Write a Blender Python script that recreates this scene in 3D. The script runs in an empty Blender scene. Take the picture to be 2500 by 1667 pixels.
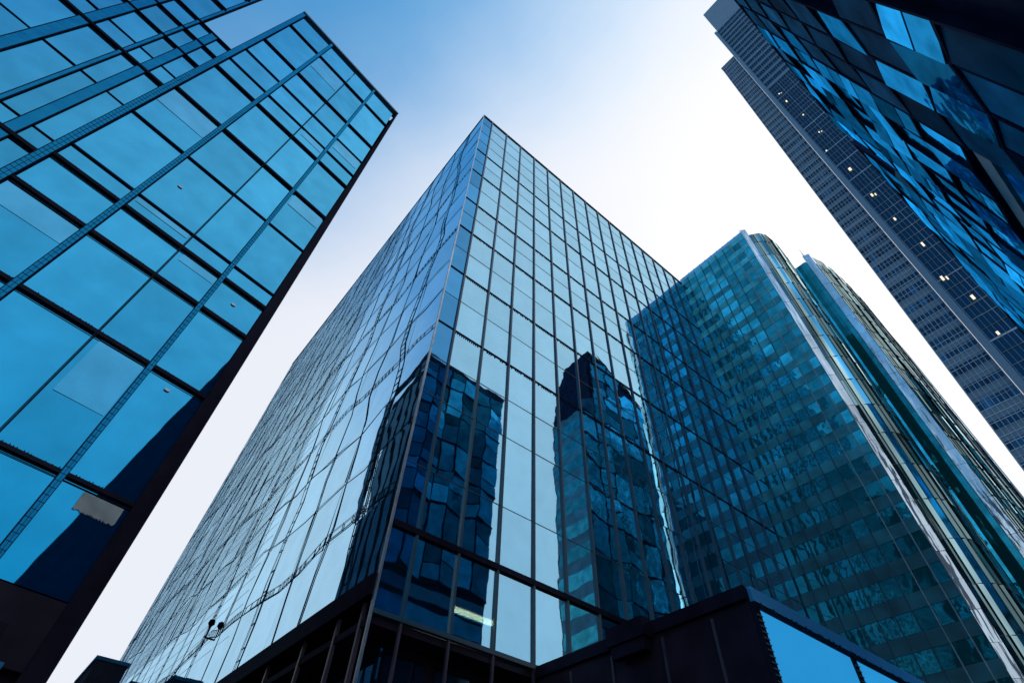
import bpy, math, random
from math import sin, cos, tan, radians, pi, sqrt
from mathutils import Vector, Matrix
rnd = random.Random(7)
scene = bpy.context.scene
COL = scene.collection

# ------------------------------------------------------------------ helpers
class MB:
    """collects faces; build() links them as one mesh object"""
    def __init__(s):
        s.v = []; s.f = []; s.t = []
    def quad(s, a, b, c, d, tone=1.0):
        n = len(s.v); s.v += [tuple(a), tuple(b), tuple(c), tuple(d)]
        s.f.append((n, n+1, n+2, n+3)); s.t.append(tone)
    def poly(s, pts, tone=1.0):
        n = len(s.v); s.v += [tuple(p) for p in pts]
        s.f.append(tuple(range(n, n+len(pts)))); s.t.append(tone)
    def hexa(s, p, tone=1.0):
        """p = 8 corners: back 0-3, front 4-7 (same winding)"""
        n = len(s.v); s.v += [tuple(q) for q in p]
        for f in ((3,2,1,0),(4,5,6,7),(0,1,5,4),(1,2,6,5),(2,3,7,6),(3,0,4,7)):
            s.f.append(tuple(n+i for i in f)); s.t.append(tone)
    def box(s, x0, x1, y0, y1, z0, z1, tone=1.0):
        s.hexa([(x0,y1,z0),(x1,y1,z0),(x1,y1,z1),(x0,y1,z1),(x0,y0,z0),(x1,y0,z0),(x1,y0,z1),(x0,y0,z1)], tone)
    def fbox(s, M, s0, s1, z0, z1, d0, d1, tone=1.0):
        """box on a facade mapping M(s, z, depth)"""
        s.hexa([M(s0,z0,d0),M(s1,z0,d0),M(s1,z1,d0),M(s0,z1,d0),M(s0,z0,d1),M(s1,z0,d1),M(s1,z1,d1),M(s0,z1,d1)], tone)
    def strip(s, M, pts, w, d0, d1, tone=1.0):
        """a bar along a polyline (s,z) on a facade"""
        P = [Vector(p) for p in pts]
        nrm = []
        for i in range(len(P)):
            a = P[max(0, i-1)]; b = P[min(len(P)-1, i+1)]
            t = (b-a).normalized(); nrm.append(Vector((-t.y, t.x)) * w * .5)
        for i in range(len(P)-1):
            a0, a1 = P[i]-nrm[i], P[i]+nrm[i]; b0, b1 = P[i+1]-nrm[i+1], P[i+1]+nrm[i+1]
            s.hexa([M(a0.x,a0.y,d0),M(b0.x,b0.y,d0),M(b1.x,b1.y,d0),M(a1.x,a1.y,d0),
                    M(a0.x,a0.y,d1),M(b0.x,b0.y,d1),M(b1.x,b1.y,d1),M(a1.x,a1.y,d1)], tone)
    def build(s, name, mat, parent=None):
        me = bpy.data.meshes.new(name)
        me.from_pydata(s.v, [], s.f)
        at = me.attributes.new('tone', 'FLOAT', 'FACE')
        at.data.foreach_set('value', s.t)
        me.materials.append(mat)
        me.update()
        o = bpy.data.objects.new(name, me); COL.objects.link(o)
        if parent: 
            o.parent = parent
            o.matrix_parent_inverse = Matrix.Translation(-Vector(parent.location))
        return o

def thing(name, label, cat, loc=(0,0,0), group=None):
    o = bpy.data.objects.new(name, None); COL.objects.link(o)
    o.location = loc; o.empty_display_size = 1
    o['label'] = label; o['category'] = cat
    if group: o['group'] = group
    return o
def tag(o, label, cat, group=None):
    o['label'] = label; o['category'] = cat
    if group: o['group'] = group
    return o
def struct(o): o['kind'] = 'structure'; return o

# camera frame (x along the street, y across it, z up)
FPX = 1301.; EL = radians(49.9); RO = radians(2.9); U = radians(52.5)
CAM = Vector((0, 0, 1.6))
upc = Vector((sin(RO)*cos(EL), cos(RO)*cos(EL), sin(EL)))
fyc = Vector((0,0,1)) - upc*upc.z; fyc.normalize()
rxc = -fyc.cross(upc)
Xc = rxc*sin(U)+fyc*cos(U); Yc = -rxc*cos(U)+fyc*sin(U)
cam_r = Vector((Xc.x, Yc.x, upc.x)); cam_u = Vector((Xc.y, Yc.y, upc.y)); cam_f = Vector((Xc.z, Yc.z, upc.z))
def area(pts):
    """rough size in the picture (0 when outside), to rank repeated panes"""
    q = []
    for p in pts:
        d = Vector(p)-CAM; f = d.dot(cam_f)
        if f < .1: return 0
        q.append((1250+FPX*d.dot(cam_r)/f, 833-FPX*d.dot(cam_u)/f))
    cx = sum(a for a, b in q)/len(q); cy = sum(b for a, b in q)/len(q)
    if not (-60 < cx < 2560 and -60 < cy < 1727): return 0
    return abs(sum(q[i][0]*q[(i+1)%len(q)][1]-q[(i+1)%len(q)][0]*q[i][1] for i in range(len(q))))/2

def panes(name, items, mat, parent, cap=100, rest=None):
    """items = list of (corners, normal, tone); the largest `cap` in view are parts, the rest one part"""
    order = sorted(range(len(items)), key=lambda i: -area(items[i][0]))
    big = set(order[:cap] if len(items) > cap else order)
    restmb = MB(); n = 0
    for i, (pts, nrm, tone) in enumerate(items):
        mb = MB() if i in big else restmb
        back = [Vector(p) - Vector(nrm)*.03 for p in pts]
        mb.hexa([*back, *pts], tone) if len(pts) == 4 else mb.poly(pts, tone)
        if i in big: mb.build(name, mat, parent)
        else: n += 1
    if n:
        o = restmb.build(rest or name+'_field', mat, parent); o['kind'] = 'stuff'

def prism(pts, z0, z1, mb=None, tone=1.0):
    mb = mb or MB(); n = len(pts)
    for i in range(n):
        a, b = pts[i], pts[(i+1) % n]
        mb.quad((a[0],a[1],z0),(b[0],b[1],z0),(b[0],b[1],z1),(a[0],a[1],z1), tone)
    mb.poly([(p[0],p[1],z1) for p in pts], tone); mb.poly([(p[0],p[1],z0) for p in reversed(pts)], tone)
    return mb

# ------------------------------------------------------------------ materials
def newmat(name):
    m = bpy.data.materials.new(name); m.use_nodes = True
    nt = m.node_tree; nt.nodes.clear()
    return m, nt, nt.nodes, nt.links
def N(ns, t, **k):
    n = ns.new(t)
    for a, b in k.items():
        if a.startswith('i_'): n.inputs[a[2:].replace('_', ' ')].default_value = b
        else: setattr(n, a, b)
    return n
def solid(name, col, rough=.5, metal=0., noise=.25, nscale=1.5, spec=.5, streak=(1,1,1), bump=0., matte=False):
    m, nt, ns, lk = newmat(name)
    out = N(ns, 'ShaderNodeOutputMaterial'); p = N(ns, 'ShaderNodeBsdfPrincipled')
    p.inputs['Roughness'].default_value = rough; p.inputs['Metallic'].default_value = metal
    p.inputs['Specular IOR Level'].default_value = spec
    tc = N(ns, 'ShaderNodeTexCoord'); mp = N(ns, 'ShaderNodeMapping'); mp.inputs['Scale'].default_value = streak
    nz = N(ns, 'ShaderNodeTexNoise'); nz.inputs['Scale'].default_value = nscale; nz.inputs['Detail'].default_value = 5
    lk.new(tc.outputs['Object'], mp.inputs[0]); lk.new(mp.outputs[0], nz.inputs[0])
    mr = N(ns, 'ShaderNodeMapRange'); mr.inputs[1].default_value = .3; mr.inputs[2].default_value = .7
    mr.inputs[3].default_value = 1-noise; mr.inputs[4].default_value = 1+noise
    lk.new(nz.outputs[0], mr.inputs[0])
    at = N(ns, 'ShaderNodeAttribute', attribute_name='tone')
    mu = N(ns, 'ShaderNodeMath', operation='MULTIPLY'); lk.new(mr.outputs[0], mu.inputs[0]); lk.new(at.outputs['Fac'], mu.inputs[1])
    vm = N(ns, 'ShaderNodeVectorMath', operation='SCALE'); vm.inputs[0].default_value = col; lk.new(mu.outputs[0], vm.inputs['Scale'])
    lk.new(vm.outputs[0], p.inputs['Base Color'])
    if matte:
        d = N(ns, 'ShaderNodeBsdfDiffuse'); lk.new(vm.outputs[0], d.inputs[0]); g = N(ns, 'ShaderNodeBsdfGlossy'); g.inputs['Roughness'].default_value = .25; g.inputs[0].default_value = (.3,.45,.7,1)
        mm = N(ns, 'ShaderNodeMixShader'); mm.inputs[0].default_value = .012; lk.new(d.outputs[0], mm.inputs[1]); lk.new(g.outputs[0], mm.inputs[2]); lk.new(mm.outputs[0], out.inputs[0]); return m
    if bump:
        b = N(ns, 'ShaderNodeBump'); b.inputs['Distance'].default_value = bump; lk.new(nz.outputs[0], b.inputs['Height']); lk.new(b.outputs[0], p.inputs['Normal'])
    lk.new(p.outputs[0], out.inputs[0]); return m

def glass(name, tint, edge, body, diff=.12, rough=.015, wave=.02, wscale=.35, stretch=(1,1,1), power=.5, thru=0., dirt=.06, graze=None):
    """coated facade glazing: a tinted mirror coat over a dark body, a little of it see-through"""
    m, nt, ns, lk = newmat(name)
    out = N(ns, 'ShaderNodeOutputMaterial')
    tc = N(ns, 'ShaderNodeTexCoord'); mp = N(ns, 'ShaderNodeMapping'); mp.inputs['Scale'].default_value = stretch
    lk.new(tc.outputs['Object'], mp.inputs[0])
    nz = N(ns, 'ShaderNodeTexNoise'); nz.inputs['Scale'].default_value = wscale; nz.inputs['Detail'].default_value = 2.5
    lk.new(mp.outputs[0], nz.inputs[0])
    b = N(ns, 'ShaderNodeBump'); b.inputs['Distance'].default_value = wave; b.inputs['Strength'].default_value = 1
    lk.new(nz.outputs[0], b.inputs['Height'])
    lw = N(ns, 'ShaderNodeLayerWeight'); lw.inputs[0].default_value = power
    mx = N(ns, 'ShaderNodeMix', data_type='RGBA'); mx.inputs[6].default_value = (*tint, 1); mx.inputs[7].default_value = (*edge, 1)
    lk.new(lw.outputs['Facing'], mx.inputs[0])
    at = N(ns, 'ShaderNodeAttribute', attribute_name='tone')
    n2 = N(ns, 'ShaderNodeTexNoise'); n2.inputs['Scale'].default_value = .9; n2.inputs['Detail'].default_value = 6
    lk.new(mp.outputs[0], n2.inputs[0])
    mr = N(ns, 'ShaderNodeMapRange'); mr.inputs[1].default_value = .3; mr.inputs[2].default_value = .7
    mr.inputs[3].default_value = 1-dirt; mr.inputs[4].default_value = 1+dirt; lk.new(n2.outputs[0], mr.inputs[0])
    mu = N(ns, 'ShaderNodeMath', operation='MULTIPLY'); lk.new(mr.outputs[0], mu.inputs[0]); lk.new(at.outputs['Fac'], mu.inputs[1])
    sc = N(ns, 'ShaderNodeVectorMath', operation='SCALE'); lk.new(mx.outputs[2], sc.inputs[0]); lk.new(mu.outputs[0], sc.inputs['Scale'])
    g = N(ns, 'ShaderNodeBsdfGlossy'); g.inputs['Roughness'].default_value = rough
    lk.new(sc.outputs[0], g.inputs['Color']); lk.new(b.outputs[0], g.inputs['Normal'])
    d = N(ns, 'ShaderNodeBsdfDiffuse'); d.inputs['Color'].default_value = (*body, 1)
    ms = N(ns, 'ShaderNodeMixShader'); ms.inputs[0].default_value = diff
    lk.new(g.outputs[0], ms.inputs[1]); lk.new(d.outputs[0], ms.inputs[2]); last = ms
    if graze is not None:      # body lightened straight on to brighten its mirror image; mirror coat when looked along
        mg = N(ns, 'ShaderNodeMapRange'); mg.inputs[1].default_value = .15; mg.inputs[2].default_value = .72
        mg.inputs[3].default_value = diff; mg.inputs[4].default_value = graze; lk.new(lw.outputs['Facing'], mg.inputs[0]); lk.new(mg.outputs[0], ms.inputs[0])
        s2 = N(ns, 'ShaderNodeVectorMath', operation='SCALE'); s2.inputs[0].default_value = body; lk.new(mu.outputs[0], s2.inputs['Scale']); lk.new(s2.outputs[0], d.inputs[0])
    if thru:
        tr = N(ns, 'ShaderNodeBsdfTransparent'); tr.inputs[0].default_value = (.75, .95, 1, 1)
        m2 = N(ns, 'ShaderNodeMixShader'); m2.inputs[0].default_value = thru
        lk.new(ms.outputs[0], m2.inputs[1]); lk.new(tr.outputs[0], m2.inputs[2]); last = m2
    lk.new(last.outputs[0], out.inputs[0]); return m

def emit(name, col, st):
    m, nt, ns, lk = newmat(name)
    out = N(ns, 'ShaderNodeOutputMaterial'); e = N(ns, 'ShaderNodeEmission'); e.inputs[0].default_value = (*col, 1); e.inputs[1].default_value = st
    lk.new(e.outputs[0], out.inputs[0]); return m

M_A = glass('cobalt_glazing', (.0,.27,.56), (.13,.56,.82), (.0,.10,.25), diff=.10, wave=.012, wscale=.25, power=.62, dirt=.10)
M_Aband = glass('fritted_band', (.004,.155,.37), (.02,.31,.56), (.005,.07,.13), diff=.3, rough=.12, wave=.02, wscale=2)
M_P = glass('pale_blue_glazing', (.25,.60,.83), (.47,.79,.97), (.01,.08,.13), diff=.07, wave=.014, wscale=.3, power=.5, thru=.20, dirt=.04)
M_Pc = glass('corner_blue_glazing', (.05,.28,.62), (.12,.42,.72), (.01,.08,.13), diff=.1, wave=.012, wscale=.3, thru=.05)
M_L = glass('wavy_side_glazing', (.30,.65,.87), (.50,.79,.96), (.02,.12,.18), diff=.08, wave=.016, wscale=.22, thru=0.0, power=.5, dirt=.05)
M_G = glass('teal_glazing', (.05,.42,.44), (.17,.60,.62), (.010,.18,.20), diff=.42, rough=.05, wave=.05, wscale=.5, dirt=.35)
M_Gf = glass('green_streaked_glazing', (.30,.52,.54), (.60,.82,.82), (.03,.10,.11), diff=.2, rough=.07, wave=.10, wscale=.5, stretch=(1,1,.12), dirt=.55)
M_K = glass('slate_window', (.03,.08,.13), (.06,.12,.18), (.006,.014,.03), diff=.3, rough=.08, wave=.02)
M_H = glass('dark_slate_glazing', (.025,.06,.10), (.06,.12,.18), (.006,.015,.028), diff=.3, rough=.1, wave=.02)
M_F = glass('deep_blue_glazing', (.04,.34,.42), (.0,.155,.47), (.03,.48,.66), diff=.85, graze=.05, rough=.05, wave=.07, wscale=.45, dirt=.3)
M_rail = glass('blue_rail', (.20,.45,.75), (.3,.6,.9), (.05,.3,.6), diff=.6, rough=.2, wave=.01)
M_blue, _nt, _ns, _lk = newmat('added_glow_blue_panel')
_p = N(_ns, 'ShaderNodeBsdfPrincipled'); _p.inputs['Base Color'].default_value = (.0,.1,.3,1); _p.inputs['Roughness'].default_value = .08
_p.inputs['Emission Color'].default_value = (.022,.29,.64,1); _p.inputs['Emission Strength'].default_value = .9  # glow added to brighten the blue glass, which is no lamp
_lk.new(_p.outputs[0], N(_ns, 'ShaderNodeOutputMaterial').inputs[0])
M_black = solid('black_steel', (.010,.008,.016), .6, noise=.3, matte=True)
M_dark = solid('dark_cladding', (.016,.012,.020), .55, noise=.4, nscale=.8, matte=True)
M_core = solid('office_interior', (.015,.025,.035), .9, matte=True)
M_mull = solid('blue_grey_mullion', (.012,.05,.08), .35, noise=.2)
M_thin = solid('thin_joint', (.02,.07,.11), .4)
M_wire = solid('black_wire', (.006,.025,.05), .6, matte=True)
M_net = solid('fine_net', (.05,.17,.28), .6, matte=True)
M_silver = solid('silver_trim', (.35,.42,.48), .3, metal=.8)
M_white = glass('white_glazed_panel', (.60,.74,.82), (.7,.82,.9), (.8,.88,.92), diff=.3, rough=.12, wave=.16, wscale=1.4, stretch=(1,1,.15), dirt=.35)
M_spandrel = solid('slate_spandrel', (.06,.125,.20), .5, noise=.3, nscale=2)
M_pale = solid('pale_mullion', (.22,.31,.38), .45)
M_hframe = solid('steel_grid', (.10,.15,.20), .45)
M_Fframe = solid('navy_facade_frame', (.008,.012,.035), .7, noise=.4, nscale=.7, matte=True)
M_Fpanel = solid('navy_opaque_panel', (.014,.12,.22), .6, noise=.5, nscale=.5, matte=True)
M_purple = solid('lobby_post', (.03,.025,.045), .45)
M_conc = solid('concrete_roof', (.25,.26,.27), .8)
M_blind = solid('blue_blind_band', (.04,.32,.46), .5, noise=.2)
M_lamp = emit('lamp_warm', (1,.76,.40), 15)
M_lampw = emit('lamp_white', (.85,.95,1), 9)
M_lit = emit('lit_office_window', (1,.86,.62), 1.2)

# ------------------------------------------------------------------ ground
gb = MB(); gb.quad((-600,-600,0),(800,-600,0),(800,800,0),(-600,800,0))
struct(gb.build('ground', solid('paving_ground', (.16,.16,.17), .85, nscale=.4)))
rb = MB(); rb.box(-300, 400, -2.2, 4.6, -.3, .004+.0); 
rd = struct(rb.build('road', solid('asphalt', (.05,.05,.055), .85, nscale=3)))
pv = MB(); pv.box(-300, 400, 4.6, 8.0, -.3, .14); struct(pv.build('pavement', solid('pavement_stone', (.28,.28,.28), .8, nscale=2)))
pv = MB(); pv.box(-300, 400, -5.1, -2.2, -.3, .14); struct(pv.build('pavement', bpy.data.materials['pavement_stone']))

def flat(origin, u, n):
    o = Vector(origin); u = Vector(u).normalized(); n = Vector(n).normalized()
    return lambda s, z, d: (o + u*s + n*d + Vector((0,0,z))), n
def tilt_pane(M, n, s0, s1, z0, z1, amt, tone, d=0.):
    """a pane quad a hair out of plane, as real curtain wall panes are"""
    a = rnd.uniform(-amt, amt)*(s1-s0)*.5; b = rnd.uniform(-amt, amt)*(z1-z0)*.5
    return ([M(s0,z0,d-a-b), M(s1,z0,d+a-b), M(s1,z1,d+a+b), M(s0,z1,d-a+b)], n, tone)

# ================================================================== central tower
XC = 8.3; YP = 18.1; XE = 42.9; ROOF = 63.9; BASE = 9.7
tower = thing('glass_office_tower', 'pale blue mirror glass tower standing at the centre with its sharp corner towards the viewer', 'office tower', (XC, YP, 0))
MP, nP = flat((0, YP, 0), (1,0,0), (0,-1,0))
yT, yB = 68.5, 86.0                     # the far edge flares outward towards its foot
def yfar(z): return yB + (yT-yB)*(z-24)/(ROOF-24)
ML = lambda s, z, d: Vector((XC - d, YP + (yfar(z)-YP)*s, z)); nL = Vector((-1,0,0))
# body: interior set back behind the glass, roof slab
mb = MB()
mb.box(XC+2.2, XE-.3, YP+2.2, 60, 0, ROOF-.6)
mb.build('core', M_core, tower)
mb = MB()
for z in [13.3, 20.6, 26.4, 32.4, 38.2, 43.0, 48.9, 53.9, 59.0]:
    mb.box(XC+.3, XE-.3, YP+.25, YP+2.2, z-.5, z)
    mb.box(XC+.3, XC+2.2, YP+2.2, 62, z-.5, z)
mb.build('floor_slabs', M_core, tower)
mb = MB(); mb.poly([(XC-.04,YP-.04,ROOF),(XE,YP-.04,ROOF),(XE,yT,ROOF),(XC-.04,yT,ROOF)]); 
mb.box(XE-.02, XE+.02, YP+.05, yT, 0, ROOF-.02)
mb.quad((XC+.05, yfar(0), 0), (XE, yfar(0), 0), (XE, yT, ROOF-.05), (XC+.05, yT, ROOF-.05))
mb.build('roof', M_conc, tower)
mull = [9.5 + 2.1*k for k in range(16)]
edges = [XC] + mull + [XE]
rows = [BASE, 13.1, 16.2, 20.5, 23.3, 26.3, 29.3, 32.3, 35.1, 38.1, 40.5, 42.9, 45.9, 48.8, 51.3, 53.8, 56.4, 59.0, 61.6, ROOF-.15]
thick = {26.3, 32.3, 38.1, 42.9, 48.8, 53.8}
items = []; corner = []
for i in range(len(edges)-1):
    for j in range(len(rows)-1):
        t = 1+rnd.uniform(-.05, .05)
        it = tilt_pane(MP, nP, edges[i]+.02, edges[i+1]-.02, rows[j]+.015, rows[j+1]-.015, .0035, t)
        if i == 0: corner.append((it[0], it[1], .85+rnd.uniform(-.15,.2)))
        else: items.append(it)
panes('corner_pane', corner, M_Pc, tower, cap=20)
panes('window_pane', items, M_P, tower, cap=78, rest='upper_glazing')
for x in mull:
    mb = MB(); mb.fbox(MP, x-.055, x+.055, BASE, ROOF-.1, .0, .11); mb.build('mullion', M_mull, tower)
for z in rows[1:-1]:
    mb = MB()
    if z == 13.1: mb.fbox(MP, XC+.05, 22.9+20, z-.13, z+.13, .01, .135); m = M_black
    elif z in thick:
        mb.fbox(MP, XC+.02, XE, z-.03, z+.03, .01, .06)
        x = 9.6                                    # louvre teeth under the joint
        hi = 36 if z > 45 else 30
        while x < hi and z < 50:
            if rnd.random() < .86: mb.fbox(MP, x, x+.07, z-.17, z-.03, .012, .05)
            x += .15
        m = M_wire
    else: mb.fbox(MP, XC+.02, XE, z-.014, z+.014, .005, .02); m = M_thin
    mb.build('transom', m, tower)
mb = MB(); mb.fbox(MP, XC, XE, ROOF-.15, ROOF+.05, -.02, .1); mb.build('roof_trim', M_mull, tower); mb = MB(); mb.fbox(MP, XC-.02, XE, BASE-.12, BASE+.05, -.05, .13)
mb.build('edge_trim', M_mull, tower)
mb = MB(); mb.box(XC-.1, XC+.0, YP-.1, YP+.0, 6, 40); mb.box(XC-.07, XC+.0, YP-.07, YP+.0, 40, ROOF+.05); mb.build('corner_trim', M_silver, tower)
# left (side) face: a stretched, slightly wavy grid
NS = 20; s_ed = [i/NS for i in range(NS+1)]
z_ed = [11.0 + (ROOF-11.0)*j/14 for j in range(15)]
items = []
for i in range(NS):
    for j in range(14):
        a = .02
        items.append(tilt_pane(ML, nL, s_ed[i]+.0003, s_ed[i+1]-.0003, z_ed[j]+.01, z_ed[j+1]-.01, .0, 1+rnd.uniform(-.07,.07)))
        if rnd.random() < 1:
            p, n, t = items[-1]; k = rnd.uniform(-a, a); k2 = rnd.uniform(-a, a)
            p = [p[0]+Vector((k,0,0)), p[1]+Vector((k2,0,0)), p[2]-Vector((k,0,0)), p[3]-Vector((k2,0,0))]; items[-1] = (p, n, t)
# one welded ladder of panes: side glazing reads as one rippled sheet
mb = MB()
for p, n, t in items: mb.quad(*p, t)
o = mb.build('side_glazing', M_L, tower); o['kind'] = 'stuff'
def wob(a, ph): return a*(sin(ph*1.7)+.6*sin(ph*3.9+1.3)+.4*sin(ph*7.1+.5))
for i in range(NS+1):
    mb = MB(); ph0 = rnd.uniform(0, 6); ladder = i % 3 == 1
    amp = .008 if i < 14 else .003
    pts = [((i/NS)+wob(amp, ph0+z*.12)*(0 if i in (0,NS) else 1), z) for z in [11+(ROOF-11)*k/22 for k in range(23)]]
    MLm = lambda s, z, d: ML(s/50, z, d)
    P5 = [(p[0]*50, p[1]) for p in pts]
    mb.strip(MLm, P5, .07 if i < 6 else .04, .01, .03)
    if ladder:
        mb.strip(MLm, [(p[0]+.42, p[1]) for p in P5], .04, .01, .022)
        for k in range(len(P5)-1):
            for q in range(4):
                f = q/4; sx = P5[k][0]*(1-f)+P5[k+1][0]*f; zz = P5[k][1]*(1-f)+P5[k+1][1]*f
                if rnd.random() < .85: mb.fbox(MLm, sx+.02, sx+.42, zz, zz+.06, .012, .02)
    mb.build('side_mullion', M_wire, tower)
for j in range(15):
    mb = MB(); ph0 = rnd.uniform(0, 6); z = z_ed[j]
    pts = [(50*k/30, z + wob(.32, ph0+k*.4)*(0 if j in (0,14) else 1)) for k in range(31)]
    mb.strip(MLm, pts, .055 if j % 2 else .03, .015, .032)
    if j % 3 == 1 and j < 13:
        mb.strip(MLm, [(p[0], p[1]+.42) for p in pts], .03, .015, .024)
        for k in range(150):
            f = k/150*30; a = int(f); g = f-a; zz = pts[a][1]*(1-g)+pts[a+1][1]*g
            if rnd.random() < .8: mb.fbox(MLm, 50*k/150, 50*k/150+.06, zz+.02, zz+.42, .016, .022)
    mb.build('side_transom', M_wire, tower)
# fine net over the far, upper part of the side
mb = MB()
for k in range(1, 90):
    s = 50*(.28+.72*k/90); ph = k*.9
    mb.strip(MLm, [(s+.06*sin(ph+z*.3), z) for z in (18+k*.02, 30, 42, 54, ROOF-.3)], .014, .008, .02)
for k in range(56):
    z = 14 + k*.88
    mb.strip(MLm, [(13+37*q/8, z+.05*sin(k+q)) for q in range(9)], .014, .008, .014)
o = mb.build('fine_grid', M_net, tower); o['kind'] = 'stuff'
mb = MB(); mb.fbox(MLm, 0, 50, 10.2, 11.0, -.1, .22); mb.build('side_base_band', M_black, tower)
mb = MB(); mb.fbox(MLm, 0, 50, ROOF-.12, ROOF+.06, -.05, .05); mb.build('side_coping', M_mull, tower)
# lobby below the glass
mb = MB(); mb.box(XC+1.2, XE, YP+1.2, 80, .0, 9.55); mb.box(XC+.03, XE, YP+.06, YP+1.2, 9.3, 9.56); mb.box(XC+.03, XC+1.2, YP+1.2, 80, 9.3, 9.56)
mb.build('lobby_wall', M_dark, tower)
for x in mull[:9]:
    mb = MB(); mb.fbox(MP, x-.05, x+.05, 0, BASE-.13, -.03, .09); mb.build('lobby_post', M_purple, tower)
for (x0, x1) in ((9.7, 11.4), (11.9, 13.5), (14.2, 15.6)):
    mb = MB(); mb.box(x0, x1, YP+1.12, YP+1.17, 2, 9.0); mb.build('lobby_window', M_H, tower)
for k, (y0, y1) in enumerate(((19.0, 20.6), (21.2, 23.5), (24.3, 27.2), (28.0, 32), (33, 38))):
    mb = MB(); mb.box(XC+1.08, XC+1.16, y0, y1, 4.0, 9.1); mb.build('lobby_window', M_K if k % 2 else M_P, tower)
for y in (18.9, 20.9, 23.9, 27.6, 32.5, 38.5, 46):
    mb = MB(); mb.box(XC+.0, XC+.14, y-.07, y+.07, 0, 10.2); mb.build('lobby_post', M_purple, tower)
# lamp behind the glass on the lowest floor
lt = thing('ceiling_light', 'long warm ceiling lamp glowing behind the lower panes of the central tower', 'ceiling light', (12.8, YP+1.2, 11.4))
mb = MB(); mb.box(12.15, 14.3, YP+.55, YP+.95, 11.10, 11.13); mb.build('diffuser', M_lamp, lt)
mb = MB(); mb.box(12.05, 14.4, YP+.48, YP+1.02, 11.14, 11.22); mb.build('housing', M_silver, lt)

# floodlight on the side face
fl = thing('wall_floodlight', 'small dark floodlight on a thin arm fixed to the side face of the central tower', 'floodlight', tuple(ML(.33, 15.2, .1)))
q = ML(.33, 16.0, .3)
mb = MB()
ring = lambda z, r: [(q.x+.65*r*cos(a*pi/4), q.y+.8*r*sin(a*pi/4), q.z+(z-q.z)*.7) for a in range(8)]
for a, b in ((ring(q.z-.25,.12), ring(q.z,.34)), (ring(q.z,.34), ring(q.z+.3,.28)), (ring(q.z+.3,.28), ring(q.z+.4,.08))):
    for k in range(8): mb.quad(a[k], a[(k+1)%8], b[(k+1)%8], b[k])
mb.build('lamp_head', M_black, fl)
mb = MB(); mb.box(q.x-.05, q.x+.4, q.y-.05, q.y+.05, q.z-.9, q.z-.82); mb.box(q.x-.04, q.x+.04, q.y-.04, q.y+.04, q.z-.9, q.z-.2); mb.build('arm', M_black, fl)

# ================================================================== left tower (cobalt)
azu = radians(10.5); UA = Vector((cos(azu), sin(azu), 0)); NA = Vector((sin(azu), -cos(azu), 0)); PA = Vector((.49, 17.99, 0))
MA, nA = flat(PA, UA, NA)
la = thing('cobalt_glass_tower', 'saturated blue glass tower at left with thick black horizontal bars and a black corner edge', 'office tower', tuple(PA))
AV = [-9.3, -6.7, -4.25, -2.45, -.28]
AH = [7.3, 10.1, 14.5, 17.9, 19.9, 20.9, 24.8, 28.4, 32.6, 34.3, 36.5, 39.3, 44.0, 47.4]
ATH = {10.1:.20, 14.5:.24, 17.9:.27, 19.9:.26, 28.4:.27, 32.6:.26, 39.3:.2, 44.0:.22}
items = []
for i in range(4):
    for j in range(len(AH)-1):
        items.append(tilt_pane(MA, nA, AV[i]+.02, AV[i+1]-.02, AH[j]+.02, AH[j+1]-.02, .006, 1+rnd.uniform(-.10,.12)))
panes('window_pane', items, M_A, la)
def apron(mb, s0, s1, z, h):
    mb.fbox(MA, s0, s1, z-h*.3, z+h*.3, .02, .11)
for z in AH[1:-1]:
    mb = MB()
    if z in ATH:
        apron(mb, AV[0]+.05, -.1, z, ATH[z]); mb.fbox(MA, AV[0]+.05, -.1, z-ATH[z]/2-.06, z-ATH[z]/2-.045, .02, .05)
        mb.build('floor_bar', M_black, la)
        if z < 33:
            mb = MB(); s = AV[0]+.1
            while s < -.4:
                if rnd.random() < .8: mb.fbox(MA, s, s+.03, z+ATH[z]*.3, z+ATH[z]*.3+rnd.uniform(.02,.07), .03, .06)
                s += .09 
            mb.build('bar_fins', M_wire, la)
    else:
        mb.fbox(MA, AV[0], -.15, z-.03, z+.03, .01, .08); mb.build('transom', M_wire, la)
for k, s in enumerate(AV[:-1]):
    w = (.34, .24, .07, .2)[k]*.75
    if k == 2:
        mb = MB(); mb.fbox(MA, s-w, s-w+.025, 7.3, 47.3, .02, .1); mb.fbox(MA, s+w-.05, s+w-.03, 7.3, 47.3, .02, .1)
        mb.build('mullion', M_wire, la); continue
    mb = MB(); mb.fbox(MA, s-w/2, s+w/2, 7.3, 47.3, .03, .14); mb.build('mullion', M_Aband, la)
    mb = MB()
    mb.fbox(MA, s-w/2-.02, s-w/2, 7.3, 47.3, .03, .155); mb.fbox(MA, s+w/2, s+w/2+.02, 7.3, 47.3, .03, .155)
    z = 7.4
    while z < 34:
        mb.fbox(MA, s-w/2, s+w/2, z, z+.014, .04, .147); z += .22
    mb.fbox(MA, s-.006, s+.006, 7.3, 30, .04, .145)
    o = mb.build('mullion_mesh', M_wire, la)
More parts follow.
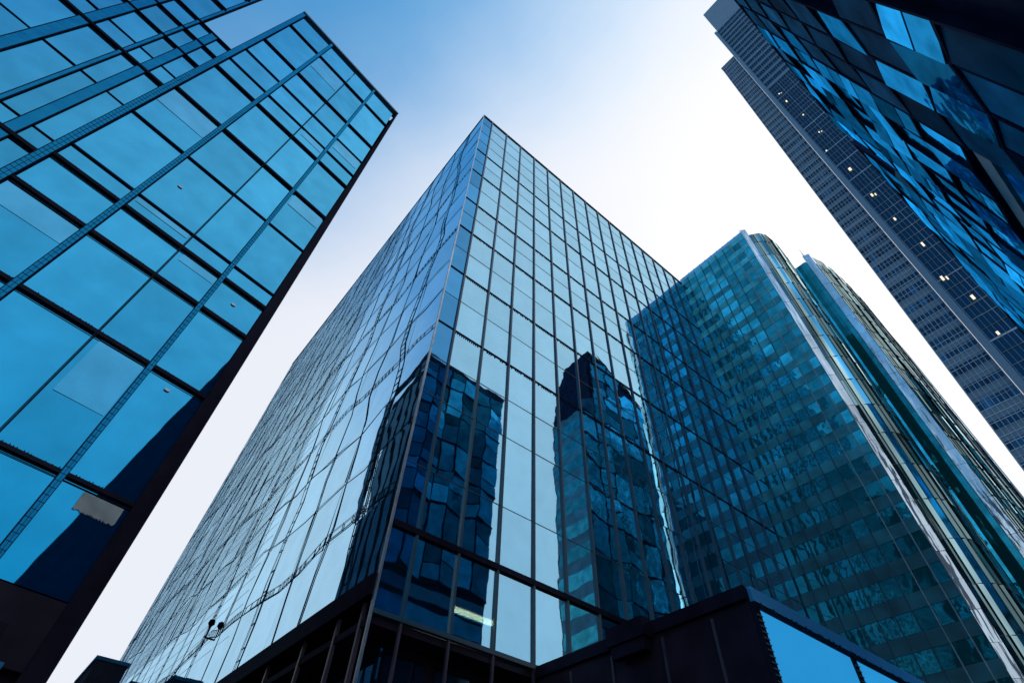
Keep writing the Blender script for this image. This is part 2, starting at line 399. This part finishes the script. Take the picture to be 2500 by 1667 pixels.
# a few panes with lowered pale blinds
M_A2 = glass('cobalt_glazing_blind_down', (.03,.33,.62), (.22,.60,.84), (.03,.3,.5), diff=.2, wave=.02, wscale=.4, dirt=.12)
for i, j, f in ((2,1,.55),(1,4,.4),(3,6,.35),(0,6,.5),(2,8,.45),(3,9,.6),(1,11,.5),(2,3,.3),(0,2,.35)):
    a, b = AV[i]+.2, AV[i+1]-.14; zt = AH[j+1]-.12; zb = zt-(AH[j+1]-AH[j]-.3)*f
    mb = MB(); mb.hexa([MA(a,zb,.012),MA(b,zb,.012),MA(b,zt,.012),MA(a,zt,.012),MA(a,zb,.018),MA(b,zb,.018),MA(b,zt,.018),MA(a,zt,.018)]); mb.build('blind', M_A2, la)
# black corner fin, wider towards the foot
mb = MB(); mb.hexa([MA(-.55,4,0),MA(.02,4,0),MA(.02,47.3,0),MA(-.13,47.3,0),MA(-.55,4,.16),MA(.02,4,.16),MA(.02,47.3,.16),MA(-.13,47.3,.16)])
mb.build('corner_fin', M_black, la)
mb = MB(); mb.fbox(MA, -9.45, .04, 47.3, 47.5, -.4, .2); mb.build('coping', M_thin, la)
mb = MB()
p = [MA(-9.3,0,-.7), MA(-.05,0,-.7), MA(-.05,0,-12), MA(-9.3,0,-12)]
prism([(v.x, v.y) for v in p], 6.5, 47.2, mb); mb.build('body', M_core, la)
mb = MB(); mb.fbox(MA, -.06, .0, 4, 47.2, -12, -.02); mb.build('side_wall', M_black, la)
mb = MB(); mb.fbox(MA, -22, -.3, 5.7, 7.25, -1.5, .1); mb.build('fascia', M_dark, la)
mb = MB(); mb.fbox(MA, -22, -.3, 0, 5.7, -1.5, -.3); mb.build('ground_floor_wall', M_dark, la)
for k in range(7):
    mb = MB(); mb.fbox(MA, -1.55-k*.33, -1.36-k*.33, 6.15, 6.5, .1, .13); mb.build('vent_window', M_black, la)
mb = MB(); mb.fbox(MA, -22, -1.0, 5.55, 5.72, -.2, .4); mb.build('ledge', M_Fpanel, la)
# recessed downlights
for (s, z, lab) in ((-5.9, 22.8, 'small round downlight high in the far left pane of the cobalt tower'), (-1.6, 14.0, 'small oval downlight above the pale blind in the cobalt tower'), (-1.5, 19.0, 'small faint downlight in a middle pane of the cobalt tower')):
    q = MA(s, z, .03); mb = MB()
    ring = [MA(s+.10*cos(a*pi/5), z+.05*sin(a*pi/5), .05) for a in range(10)]; back = [MA(s+.10*cos(a*pi/5), z+.05*sin(a*pi/5), .01) for a in range(10)]
    mb.poly(ring)
    for k in range(10): mb.quad(back[k], back[(k+1)%10], ring[(k+1)%10], ring[k])
    o = mb.build('downlight', M_lampw if False else M_silver, None); tag(o, lab, 'downlight', 'downlights in the cobalt tower')
bl = MB()
for k in range(40): bl.fbox(MA, -1.75+k*.028, -1.727+k*.028, 9.35+.06*rnd.random(), 9.9, .035, .045)
tag(bl.build('window_blind', solid('cream_blind', (.34,.40,.40), .7), None), 'short pale ribbed blind just under a black bar low in the cobalt tower', 'blind')

# ---- stepped wing further left
lw = thing('stepped_glass_block', 'darker blue glass block with a stepped roof at the upper left corner of the photo', 'office tower', tuple(MA(-13, 0, 0)))
WV = [-24, -20.2, -16.6, -13.0, -11.4, -10.45, -9.52]
WH = [7.3, 10.1, 14.5, 17.9, 19.6, 20.6, 24.9, 27.9, 29.2, 31.4, 33.4, 35.2]
items = []
for i in range(6):
    for j in range(len(WH)-1):
        items.append(tilt_pane(MA, nA, WV[i]+.02, WV[i+1]-.02, WH[j]+.02, WH[j+1]-.02,   .008, .86+rnd.uniform(-.10,.12), -.15))
up = [35.2, 38.5, 42, 46, 50, 54]
for i in range(4):
    for j in range(5): items.append(tilt_pane(MA, nA, WV[i]+.02, WV[i+1]-.02, up[j]+.02, up[j+1]-.02,   .008, .86+rnd.uniform(-.10,.12), -.15))
panes('window_pane', items, M_A, lw)
for z in WH[1:]:
    mb = MB(); t = {27.9:.24, 19.6:.26, 14.5:.24, 10.1:.2, 35.2:.14, 31.4:.10, 33.4:.08}.get(z, .06)
    mb.fbox(MA, -24, -9.5, z-t*.33, z+t*.33, -.14, -.02 if t > .07 else -.10); mb.build('floor_bar' if t > .1 else 'transom', M_black, lw)
for z in up[1:]:
    mb = MB(); mb.fbox(MA, -24, -11.4, z-.06, z+.06, -.14, 0); mb.build('floor_bar', M_black, lw)
for s, w in ((-20.2,.3), (-16.6,.3), (-13.0,.38), (-11.4,.12), (-10.45,.34)):
    top = 54 if s < -11 else 35.2
    mb = MB(); mb.fbox(MA, s-w/2, s+w/2, 7.3, top, -.13, -.07); mb.build('mullion', M_Aband, lw)
    mb = MB(); mb.fbox(MA, s-w/2-.03, s-w/2, 7.3, top, -.13, -.06); mb.fbox(MA, s+w/2, s+w/2+.03, 7.3, top, -.13, -.06); mb.build('mullion_edge', M_wire, lw)
mb = MB()
p = [MA(-24,0,-.8), MA(-9.6,0,-.8), MA(-9.6,0,-9), MA(-24,0,-9)]; prism([(v.x, v.y) for v in p], 0, 35.1, mb)
p = [MA(-24,0,-.35), MA(-11.5,0,-.35), MA(-11.5,0,-.8), MA(-24,0,-.8)]; prism([(v.x, v.y) for v in p], 35.12, 54, mb)
mb.build('body', M_core, lw)

# ---- dark neighbour behind the cobalt tower: the side face mirrors it
nb = thing('dark_office_block', 'dark narrow office block hidden behind the cobalt tower and mirrored at the central corner', 'office block', (-5, 33, 0))
mb = prism([(-11, 31), (-.4, 31), (-1.2, 47), (-12, 47)], 0, 46); mb.build('wall', M_dark, nb)
MN = lambda s, z, d: Vector((-.4-.05*(s-31)+d, s, z))
for k in range(9):
    mb = MB(); mb.fbox(MN, 31.4+k*1.75, 32.5+k*1.75, 3, 44.5, .0, .08); mb.build('window_strip', M_K, nb)

# ================================================================== teal tower beyond the centre
XG = 43.12; YG = 8.3; ZG = 64.6
gt = thing('teal_glass_tower', 'teal glass tower with a white corner strip, right of and touching the central tower', 'office tower', (XG, YG, 0))
MG = lambda s, z, d: Vector((XG-d, YG+s+(.0), z)); nG = Vector((-1,0,0))
W = 12.0; cols = [0, .75, 1.9, 3.05, 4.2, 5.35, 6.5, 7.65, 8.8, 9.95]
items = []; z = 3.0; fl_h = 2.28; nf = 27; darks = MB()
for j in range(nf):
    z0 = 3.0 + j*fl_h; z1 = z0+fl_h*.56
    for i in range(len(cols)-1):
        bright = 1+rnd.uniform(-.35, .45)
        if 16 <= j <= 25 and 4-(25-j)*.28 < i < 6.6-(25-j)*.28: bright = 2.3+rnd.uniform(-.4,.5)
        if j < 12: bright *= .45  # lower panes toned down in place of the darker reflections there
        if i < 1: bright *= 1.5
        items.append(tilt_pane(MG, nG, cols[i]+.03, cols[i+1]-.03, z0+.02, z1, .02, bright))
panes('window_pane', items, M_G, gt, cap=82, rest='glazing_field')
spm = solid('teal_spandrel', (.025,.22,.27), .3, noise=.5, nscale=.6)
for j in range(nf):
    z0 = 3.0 + j*fl_h + fl_h*.56; mb = MB(); tt = (1+rnd.uniform(-.3,.5))*(.6 if j < 11 else 1.5 if j > 17 else 1.1)  # tone painted: darker low like the reflections, lighter high in place of haze
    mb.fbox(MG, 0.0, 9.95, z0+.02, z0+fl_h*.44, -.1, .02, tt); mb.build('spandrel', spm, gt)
for c in cols[1:]:
    mb = MB(); mb.fbox(MG, c-.03, c+.03, 0, ZG-.1, .02, .12); mb.build('mullion', M_thin if c > 2 else M_pale, gt)
mb = MB()
prism([(XG+.15, YG+.2), (XG+.8, YG-.5), (XG+2.2, YG-1.5), (XG+11, YG-.7), (XG+12, YG+12), (XG+.15, YG+12)], 0, ZG-.3, mb); mb.build('body', M_core, gt)
# glass parapet posts at the top
for k in range(11):
    mb = MB(); y = .1+k*.93; mb.fbox(MG, y, y+.05, ZG-.4, ZG+.75, -.1, -.02); mb.build('parapet_post', M_pale, gt)
mb = MB(); mb.fbox(MG, 0, 9.95, ZG-.4, ZG+.62, -.06, -.05); mb.build('parapet_glass', M_P, gt)

def white_strip(parent, p0, p1, z1, seed):
    """cladding of stacked pale stone panels between two plan points"""
    r = random.Random(seed); u = Vector((p1[0]-p0[0], p1[1]-p0[1], 0)); L = u.length; u.normalize(); n = Vector((u.y, -u.x, 0))
    M = lambda s, z, d: Vector((p0[0], p0[1], z)) + u*s + n*d
    mb = MB(); z = 0
    while z < z1:
        h = min(1.9, z1-z); k = max(1, int(L/.9))
        for i in range(k):
            mb.fbox(M, L*i/k+.01, L*(i+1)/k-.01, z+.012, z+h-.012, -.12, r.uniform(0,.04), 1+r.uniform(-.12,.10))
        z += h
    mb.build('white_strip', M_white, parent)
def fluted(parent, pts, z0, z1, mat, step, seed, name='curved_glazing', slopes=None):
    """faceted glass following a plan curve: each facet turned a little, with joints"""
    r = random.Random(seed); out = []
    for a, b in zip(pts, pts[1:]):
        L = math.dist(a, b); k = max(1, round(L/step))
        for i in range(k):
            p = [a[j]+(b[j]-a[j])*i/k for j in (0,1)]; q = [a[j]+(b[j]-a[j])*(i+1)/k for j in (0,1)]
            out.append((p, q))
    zz = [z0]
    while zz[-1] < z1-3.2: zz.append(zz[-1]+3.1)
    zz.append(z1)
    groups = 0; mb = MB()
    for idx, (p, q) in enumerate(out):
        base = r.choice((.35,.6,.9,1.3,2.0)) ; ang = r.uniform(-.10,.10)
        for a, b in zip(zz, zz[1:]):
            t = base*(1+r.uniform(-.2,.25)); e = ang+r.uniform(-.02,.02); g = r.uniform(-.02,.02)
            dx, dy = q[0]-p[0], q[1]-p[1]; L = math.hypot(dx, dy); nx, ny = dy/L*e*.5, -dx/L*e*.5
            mb.quad((p[0]-nx,p[1]-ny,a), (q[0]+nx,q[1]+ny,a), (q[0]+nx+g*ny,q[1]+ny+g,b), (p[0]-nx,p[1]-ny+g,b), t)
        if idx % 3 == 2 or idx == len(out)-1:
            mb.build(name, mat, parent); mb = MB()
white_strip(gt, (XG-.02, YG-.02), (XG+.38, YG-.54), ZG+.9, 1)
cur = [(XG+.40, YG-.58), (XG+.7, YG-1.0), (XG+1.1, YG-1.55), (XG+2.0, YG-2.0), (XG+4.4, YG-2.15), (XG+8, YG-1.75), (XG+11.6, YG-1.2)]
fluted(gt, cur, 0, 64.0, M_Gf, .28, 3)
for z in [3.1*k for k in range(1, 21)]:
    if z % 2 < 2.2:
        mb = MB()
        for a, b in zip(cur, cur[1:]): 
            mb.hexa([(a[0],a[1]+.1,z),(b[0],b[1]+.1,z),(b[0],b[1]+.1,z+.04),(a[0],a[1]+.1,z+.04),(a[0],a[1]-.03,z),(b[0],b[1]-.03,z),(b[0],b[1]-.03,z+.04),(a[0],a[1]-.03,z+.04)])
        mb.build('floor_line', M_mull, gt)
mb = MB(); prism(cur+[(XG+11.6, YG+4), (XG+.6, YG+4)], 63.9, 64.0, mb); mb.build('roof', M_conc, gt)
def spike(x, y, z0, z1, w, label):
    mb = MB(); n = 6
    for (za, zb, ra, rb_) in ((z0, z0+.4, w*2.5, w*2.5), (z0+.4, (z0+z1)/2, w, w*.7), ((z0+z1)/2, z1, w*.5, w*.15)):
        A_ = [(x+ra*cos(k*pi/3), y+ra*sin(k*pi/3), za) for k in range(6)]; B_ = [(x+rb_*cos(k*pi/3), y+rb_*sin(k*pi/3), zb) for k in range(6)]
        for k in range(6): mb.quad(A_[k], A_[(k+1)%6], B_[(k+1)%6], B_[k])
        mb.poly(B_)
    tag(mb.build('roof_mast', M_pale), label, 'mast', 'masts on the tower roofs')
spike(XG+.5, YG+.2, ZG+.0, ZG+2.2, .07, 'thin mast on the corner of the teal tower roof')

# second, taller green tower behind
g2 = thing('green_curved_tower', 'green curved tower with a white leading strip behind the teal tower', 'office tower', (62, 5.8, 0))
white_strip(g2, (61.75, 6.05), (62.1, 5.15), 76.5, 5)
c2 = [(62.15,5.1), (64,4.55), (66.5,4.2), (70,4.05), (74,4.0), (78,4.15), (84,4.5), (88,4.8)]
fluted(g2, [(61.85, 20), (61.75, 6.1)], 0, 75.0, M_G, .5, 11, 'side_glazing')
fluted(g2, c2, 0, 75.5, M_Gf, .5, 8)
mb = MB(); prism([(62,6.5), (62.8,5.5), (66,4.5), (70,4.3), (78,4.4), (88,5.1), (88,20), (62,20)], 0, 75.3, mb); mb.build('body', M_core, g2)
for z in [3.6*k for k in range(1, 21)]:
    mb = MB()
    for a, b in zip(c2, c2[1:]):
        mb.hexa([(a[0],a[1]+.1,z),(b[0],b[1]+.1,z),(b[0],b[1]+.1,z+.04),(a[0],a[1]+.1,z+.04),(a[0],a[1]-.04,z),(b[0],b[1]-.04,z),(b[0],b[1]-.04,z+.04),(a[0],a[1]-.04,z+.04)])
    mb.build('floor_line', M_mull, g2)
spike(62.6, 5.9, 76.4, 79.5, .10, 'slim mast on the white strip of the green curved tower')
g3 = thing('pale_slab_tower', 'pale grey slab tower glimpsed as a thin strip beside the sky wedge', 'office tower', (94, 5, 0))
mb = MB(); prism([(90,4.75), (97,4.95), (97,16), (90,16)], 0, 79, mb); mb.build('wall', M_white, g3)
for k in range(22):
    mb = MB(); mb.box(89.9, 89.99, 5.2, 15.5, 4+k*3.3, 5.6+k*3.3); mb.build('window_band', M_K, g3)

# ================================================================== slender grey tower + dark gridded tower
XK = 260.; Q = 2.6       # far away and very tall
LEAN = .0535
MK = lambda s, z, d: Vector((XK-d*Q, (5.75-LEAN*z-s)*Q, z*Q)); nK = Vector((-1,0,0))
kt = thing('banded_grey_tower', 'tall slender grey tower with closely spaced window bands beside the open sky', 'skyscraper', (XK, 3, 0))
WK = 6.2; ZK = 254
mb = MB(); mb.hexa([MK(0,0,-14),MK(WK,0,-14),MK(WK,ZK,-14),MK(0,ZK,-14),MK(0,0,0),MK(WK,0,0),MK(WK,ZK,0),MK(0,ZK,0)]); mb.build('wall', M_spandrel, kt)
r = random.Random(4); z = 20; n = 0
while z < ZK-4:
    h = r.choice((1.7, 2.0, 2.3)); mb = MB(); s = .12; 
    while s < WK-.2:
        w = min(1.02, WK-.15-s); mb.fbox(MK, s, s+w-.06, z, z+h, .0, .04, r.choice((.5,.8,1.,1.3,2.2)) if r.random() < .5 else .8); s += w
    mb.build('window_band', M_K, kt); z += 3.9 if r.random() < .8 else 3.2
for k in range(9):
    mb = MB(); s = .1+k*.75; mb.fbox(MK, s, s+.07, 18, ZK, .04, .16); mb.build('mullion', M_pale, kt)
mb = MB()
z = 20
while z < ZK: mb.fbox(MK, 0, WK, z, z+.09, .05, .13, r.uniform(.5,1.3)); z += 1.3
mb.build('fine_transoms', M_pale, kt)
mb = MB(); mb.fbox(MK, -.1, WK, ZK, ZK+.6, -14, .2); mb.build('coping', M_spandrel, kt)

ht = thing('dark_gridded_tower', 'very tall dark tower with a steel grid and a row of small lit windows', 'skyscraper', (XK, -20, 0))
MH = lambda s, z, d: Vector((XK-1-d*Q, (5.75-LEAN*z-s)*Q, z*Q))
def hb(s0, s1, z0, z1, mb): mb.hexa([MH(s0,z0,-16),MH(s1,z0,-16),MH(s1,z1,-16),MH(s0,z1,-16),MH(s0,z0,0),MH(s1,z0,0),MH(s1,z1,0),MH(s0,z1,0)])
mb = MB(); hb(WK+.3, 25, 0, 291, mb); mb.build('wall', M_H, ht)
mb = MB(); hb(WK+1.6, 25, 291.02, 325, mb); mb.build('upper_wall', M_spandrel, ht)
mb = MB(); mb.fbox(MH, WK+.05, WK+1.25, 0, 290.5, .0, .75); mb.build('edge_pier', M_spandrel, ht)
r = random.Random(12)
for k in range(20):
    mb = MB(); s = WK+1.4+k*.82; mb.fbox(MH, s, s+.06, 20, 291 if s < 40 else 200, .0, .14, 1 if k % 4 else 2.2); mb.build('mullion', M_hframe, ht)
k = 0; z = 30
while z < 290:
    if z < 205: mb = MB(); mb.fbox(MH, WK+1.25, 24.5, z, z+(.10 if k % 3 else .35), .0, .12, r.uniform(.5, 2.0)); mb.build('transom', M_hframe, ht); z += 2.9
    else: mb = MB(); mb.fbox(MH, WK+1.25, 24.5, z, z+2.2, .0, .2, r.uniform(.5,1.0)); mb.build('spandrel_band', M_spandrel, ht); z += 5.2
    k += 1
z = 292; mb = MB()
while z < 325: mb.fbox(MH, WK+1.6, 24.5, z, z+.25, .0, .12, 2); z += 2.2
mb.build('crown_lines', M_hframe, ht)
LW = [(-12.2, 198), (-11.9, 190), (-11.2, 176), (-10.6, 162), (-10.2, 152), (-9.3, 137.8), (-8.6, 124), (-7.9, 112.5), (-7.0, 101), (-6.1, 90.5), (-5.6, 83), (-4.8, 74)]
for i, (y, zc) in enumerate(LW):
    s = 5.75-LEAN*zc-y; s = max(WK+1.5, WK+1.5+r.uniform(0,1.1)); w = r.uniform(.3,.6); h = r.uniform(.6,1.4); s += r.uniform(0,1.5)
    mb = MB(); mb.fbox(MH, s, s+w, zc, zc+h, .15, .2); 
    if i % 3 == 0: mb.fbox(MH, s+w+.3, s+w+.55, zc-.4, zc+h-.7, .15, .2)
    mb.build('lit_window', M_lit, ht)

# ================================================================== faceted blue buildings (right)
def faceted(name, label, xs, hs, y, zlow, seed, depth, cw, ch):
    """relief facade of slanted panes in deep navy frames under a roofline through (xs, hs)"""
    r = random.Random(seed); x0, x1 = xs[0], xs[-1]
    t = thing(name, label, 'office building', ((x0+x1)/2, y, 0))
    M = lambda s, z, d: Vector((s, y+d, z)); n = Vector((0,1,0))
    def top(x):
        for a, b, ha, hb_ in zip(xs, xs[1:], hs, hs[1:]):
            if x <= b+1e-6: return ha+(hb_-ha)*(x-a)/(b-a)
        return hs[-1]
    for a, b, ha, hb_ in zip(xs, xs[1:], hs, hs[1:]):
        mb = MB(); mb.hexa([(a,y-depth,0),(b,y-depth,0),(b,y-depth,hb_),(a,y-depth,ha),(a,y-.3,0),(b,y-.3,0),(b,y-.3,hb_),(a,y-.3,ha)]); mb.build('wall', M_Fframe, t)
        mb = MB(); mb.hexa([(a,y-.3,ha-.5),(b,y-.3,hb_-.5),(b,y-.3,hb_+.1),(a,y-.3,ha+.1),(a,y+.06,ha-.5),(b,y+.06,hb_-.5),(b,y+.06,hb_+.1),(a,y+.06,ha+.1)]); mb.build('coping', M_Fframe, t)
    nc = round((x1-x0)/cw); cw = (x1-x0)/nc; items = []; ribs = []; opq = []
    for j in range(int(max(hs)/ch)+2):
        for i in range(nc):
            a = x0+i*cw; b = a+cw; z0 = (zlow if a > 17.5 else 4)+j*ch
            za = z0 + (0 if i % 2 else ch*.14); zb = z0 + (ch*.14 if i % 2 else 0)
            ta, tb = min(za+ch, top(a)-.55), min(zb+ch, top(b)-.55)
            if ta-za < 1.0 or tb-zb < 1.0: continue
            ribs.append((a, za, b, zb, ta, r.uniform(.02,.07), r.uniform(.02,.06)))
            if r.random() < (.5 if a < 18 else .10):
                k = r.uniform(-.03, .05)
                opq.append(([M(a+.15,za+.1,-.05),M(b-.15,zb+.1,k),M(b-.15,tb-.1,k),M(a+.15,ta-.1,-.05)], n, r.uniform(.3,1.8))); continue
            e0, sx, sz = r.uniform(-.02,.02), r.uniform(-.08,.14), r.uniform(-.08,.08)
            m_ = .09; g = r.uniform(.3,1.0) if r.random() < .3 else 0.; tone = r.choice((.35,.5,.7,.85,1.,1.25))
            split = r.random() < .35
            P = lambda u, v: M(a+m_+(b-a-2*m_)*u, (za+m_)*(1-u)*(1-v)+(zb+m_)*u*(1-v)+(tb-m_)*u*v+(ta-m_)*(1-u)*v + g*(1-v)*(1-u)*.5, e0+sx*u+sz*v)
            if split:
                c = r.uniform(.35,.65); items.append(([P(0,0),P(1,0),P(1,c-.02),P(0,c-.02)], n, tone)); items.append(([P(0,c+.02),P(1,c+.02),P(1,1),P(0,1)], n, tone*r.choice((.4,1.6))))
            else: items.append(([P(0,0),P(1,0),P(1,1),P(0,1)], n, tone))
    ribs.sort(key=lambda q: -area([M(q[0],q[1],0),M(q[2],q[3],0),M(q[2],q[3]+ch,0),M(q[0],q[1]+ch,0)]))
    rest = MB()
    for k, (a, za, b, zb, ta, d1, d2) in enumerate(ribs):
        mb = MB() if k < 90 else rest
        mb.strip(M, [(a, za), (b, zb)], ch*.05, -.3, d1)
        mb.strip(M, [(a, za), (a, ta)], cw*.07, -.3, d2)
        if k < 90: mb.build('frame_rib', M_Fframe, t)
    if rest.v: rest.build('frame_ribs_beyond', M_Fframe, t)['kind'] = 'stuff'
    for p, nn_, tn in opq: 
        mb = MB(); mb.hexa([*[q-n*.2 for q in p], *p], tn); mb.build('solid_panel', M_Fpanel, t)
    panes('slanted_pane', items, M_F, t, cap=96)
    for k in range(int((hs[0] -2)/3.6)):
        mb = MB(); mb.box(x0-.06, x0+.0, y-depth+.3, y-.35, 2+k*3.6, 3.9+k*3.6, r.uniform(.6,1.2)); mb.build('end_window_band', M_G, t)
        mb = MB(); mb.box(x0-.04, x0+.0, y-depth+.1, y-.32, 3.9+k*3.6, 5.6+k*3.6, r.uniform(.8,1.2)); mb.build('end_spandrel', spm, t)
    z = 1.5; k = 0                                   # lower floors: blue blind bands
    while z < zlow-1.2:
        xa = max(x0, 17.3) if x0 < 17 else x0
        mb = MB(); mb.box(xa+.3, x1-.3, y-.3, y-.1, z, z+(1.5 if k % 2 else 1.1), r.uniform(.6,1.3)); mb.build('blind_band', M_blind if k % 3 else M_F, t); z += 2.1; k += 1
    return t
faceted('faceted_office', 'dark navy building overhead at the top right with large slanted blue panes', (8.6, 14, 30.6), (15, 51.4, 50.5), -5.2, 24, 21, 12, 2.0, 3.9)
faceted('faceted_office', 'dark navy building farther down the street with smaller slanted blue panes', (49.8, 53.0, 88), (66, 80, 63), -8.5, 8, 22, 7, 3.6, 5.0)

# ================================================================== podium at bottom right
pd = thing('podium_block', 'low dark podium with bright blue glass panels at the bottom right', 'podium', (15.9, 8.13, 0))
PX, PY, PZ = 15.9, 8.13, 9.6
mb = MB(); mb.box(PX, XG-.1, PY+.12, YP-.2, 0, PZ); mb.build('wall', M_dark, pd)
mb = MB(); mb.box(PX-.15, PX, PY+.1, YP-.2, PZ-.38, PZ+.03); mb.build('parapet', M_black, pd)
for y in (9.6, 11.6, 13.9, 16.0):
    mb = MB(); mb.box(PX-.06, PX, y-.05, y+.05, 0, PZ-.55); mb.build('wall_joint', M_purple, pd)
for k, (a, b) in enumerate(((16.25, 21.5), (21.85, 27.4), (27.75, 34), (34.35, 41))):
    mb = MB(); mb.box(a, b, PY+.02, PY+.12, 2.5, PZ-.62); mb.build('added_glow_panel', M_blue, pd)  # blue glass with added glow, not a light box
mb = MB(); mb.box(PX+.1, 42, PY-.03, PY+.11, PZ-.42, PZ+.02); mb.build('top_rail', M_rail, pd)
mb = MB(); mb.box(PX+.2, 42, PY-.02, PY+.11, PZ-.60, PZ-.55)
x = PX+.4
while x < 30:
    mb.box(x, x+.05, PY-.05, PY, PZ-.58, PZ-.58+rnd.uniform(.08,.2)); x += .14
mb.build('rail_teeth', M_wire, pd)
for x in (16.02, 21.67, 27.57, 34.17):
    mb = MB(); mb.box(x-.12, x+.12, PY-.04, PY+.11, 0, PZ-.5); mb.build('panel_mullion', M_black, pd)
    mb = MB(); z = 2
    while z < PZ-.8: mb.box(x-.14, x+.14, PY-.06, PY-.045, z, z+.04); z += .16
    mb.build('mullion_rungs', M_mull, pd)
cn = MB(); cn.box(PX+1.0-1.6, PX-.15, 11.9, 13.6, PZ-.5, PZ+.1); cn.box(PX-.5, PX-.2, 12.0, 13.5, PZ-.9, PZ-.5)
tag(cn.build('canopy_box', M_black), 'small black box unit fixed on the podium edge where it meets the glass', 'roof unit')

# low dark buildings at the foot of the gap on the left
for nm, lab, pts, z in (('low_roof_block', 'low dark block with a flat roof at the foot of the sky gap', [(4.05,58), (6.4,58), (6.4,66), (4.05,66)], 16.9),
                        ('low_roof_block', 'small black roof step in front of the side face foot', [(6.5,52), (7.3,52), (7.3,60), (6.5,60)], 14.3),
                        ('low_roof_block', 'black kerb-like roof step nearest the side face foot', [(7.1,42), (8.0,42), (8.0,50), (7.1,50)], 12.0)):
    t = thing(nm, lab, 'building', (pts[0][0], pts[0][1], 0), 'low roofs at the foot of the gap')
    prism(pts, 0, z).build('wall', M_dark, t)
    mb = MB(); prism([(pts[0][0]-.15,pts[0][1]-.15),(pts[1][0]+.1,pts[1][1]-.15),(pts[2][0]+.1,pts[2][1]+.1),(pts[3][0]-.15,pts[3][1]+.1)], z, z+.25, mb); mb.build('coping', M_Fpanel, t)

# ================================================================== sky, sun, camera
SAZ = radians(-5); SEL = radians(47)          # sun direction in this frame
S = Vector((cos(SAZ)*cos(SEL), sin(SAZ)*cos(SEL), sin(SEL)))
w = bpy.data.worlds.new('World'); scene.world = w; w.use_nodes = True
nt = w.node_tree; ns = nt.nodes; lk = nt.links; ns.clear()
out = N(ns, 'ShaderNodeOutputWorld'); bg = N(ns, 'ShaderNodeBackground'); bg.inputs[1].default_value = 1
tc = N(ns, 'ShaderNodeTexCoord')
sky = N(ns, 'ShaderNodeTexSky'); sky.sky_type = 'NISHITA'; sky.sun_disc = False; sky.sun_elevation = SEL; sky.sun_rotation = pi/2 - SAZ
sky.air_density = 1.0; sky.dust_density = 1.0; sky.ozone_density = 2.0
sc = N(ns, 'ShaderNodeVectorMath', operation='MULTIPLY'); lk.new(sky.outputs[0], sc.inputs[0]); sc.inputs[1].default_value = (.085,.235,.262)
dt = N(ns, 'ShaderNodeVectorMath', operation='DOT_PRODUCT'); lk.new(tc.outputs['Generated'], dt.inputs[0]); dt.inputs[1].default_value = S
sp = N(ns, 'ShaderNodeSeparateXYZ'); lk.new(tc.outputs['Generated'], sp.inputs[0])
def M2(op, a, b):
    n = N(ns, 'ShaderNodeMath', operation=op)
    for i, v in enumerate((a, b)):
        if hasattr(v, 'links'): lk.new(v, n.inputs[i])
        else: n.inputs[i].default_value = v
    return n.outputs[0]
a = M2('MULTIPLY', dt.outputs['Value'], 3.2)
b_ = M2('MULTIPLY', M2('SUBTRACT', 1.0, sp.outputs[2]), 5.4)
cn_ = N(ns, 'ShaderNodeTexNoise'); cn_.inputs['Scale'].default_value = 2.2; cn_.inputs['Detail'].default_value = 6; cn_.inputs['Roughness'].default_value = .55
cm_ = N(ns, 'ShaderNodeMapping'); cm_.inputs['Scale'].default_value = (1,1,2.2); lk.new(tc.outputs['Generated'], cm_.inputs[0]); lk.new(cm_.outputs[0], cn_.inputs[0])
cl_ = M2('MULTIPLY', M2('SUBTRACT', cn_.outputs[0], .5), .55)      # thin uneven haze
wv = M2('SUBTRACT', M2('ADD', M2('ADD', a, b_), cl_), 2.18)
rp = N(ns, 'ShaderNodeMapRange', interpolation_type='SMOOTHERSTEP'); rp.inputs[1].default_value = -.3; rp.inputs[2].default_value = 1.25
rp.inputs[3].default_value = 0; rp.inputs[4].default_value = 1; lk.new(wv, rp.inputs[0])
mx = N(ns, 'ShaderNodeMix', data_type='RGBA'); lk.new(rp.outputs[0], mx.inputs[0]); lk.new(sc.outputs[0], mx.inputs[6]); pw = M2('POWER', M2('MAXIMUM', dt.outputs['Value'], 0.0), 9.0)
gl = N(ns, 'ShaderNodeMix', data_type='RGBA'); lk.new(pw, gl.inputs[0]); gl.inputs[6].default_value = (.84,.87,.95,1); gl.inputs[7].default_value = (1.12,1.10,1.10,1); lk.new(gl.outputs[2], mx.inputs[7])
lk.new(mx.outputs[2], bg.inputs[0]); lk.new(bg.outputs[0], out.inputs[0])

ld = bpy.data.lights.new('sun', 'SUN'); ld.energy = 2.5; ld.angle = radians(.5); ld.color = (1,.95,.87)
lo = bpy.data.objects.new('sun', ld); COL.objects.link(lo); lo.rotation_euler = S.to_track_quat('Z', 'Y').to_euler()

cd = bpy.data.cameras.new('camera'); co = bpy.data.objects.new('camera', cd); COL.objects.link(co)
cd.lens = FPX/2500*36; cd.sensor_width = 36; cd.sensor_fit = 'HORIZONTAL'; cd.clip_end = 3000; cd.clip_start = .1
m = Matrix.Identity(4)
for i, v in enumerate((cam_r, cam_u, -cam_f)):
    for k in range(3): m[k][i] = v[k]
m.translation = CAM; co.matrix_world = m
scene.camera = co
scene.view_settings.view_transform = 'Standard'; scene.view_settings.look = 'None'
scene.view_settings.exposure = 0; scene.view_settings.gamma = 1
scene.cycles.max_bounces = 8; scene.cycles.glossy_bounces = 5; scene.cycles.transparent_max_bounces = 8
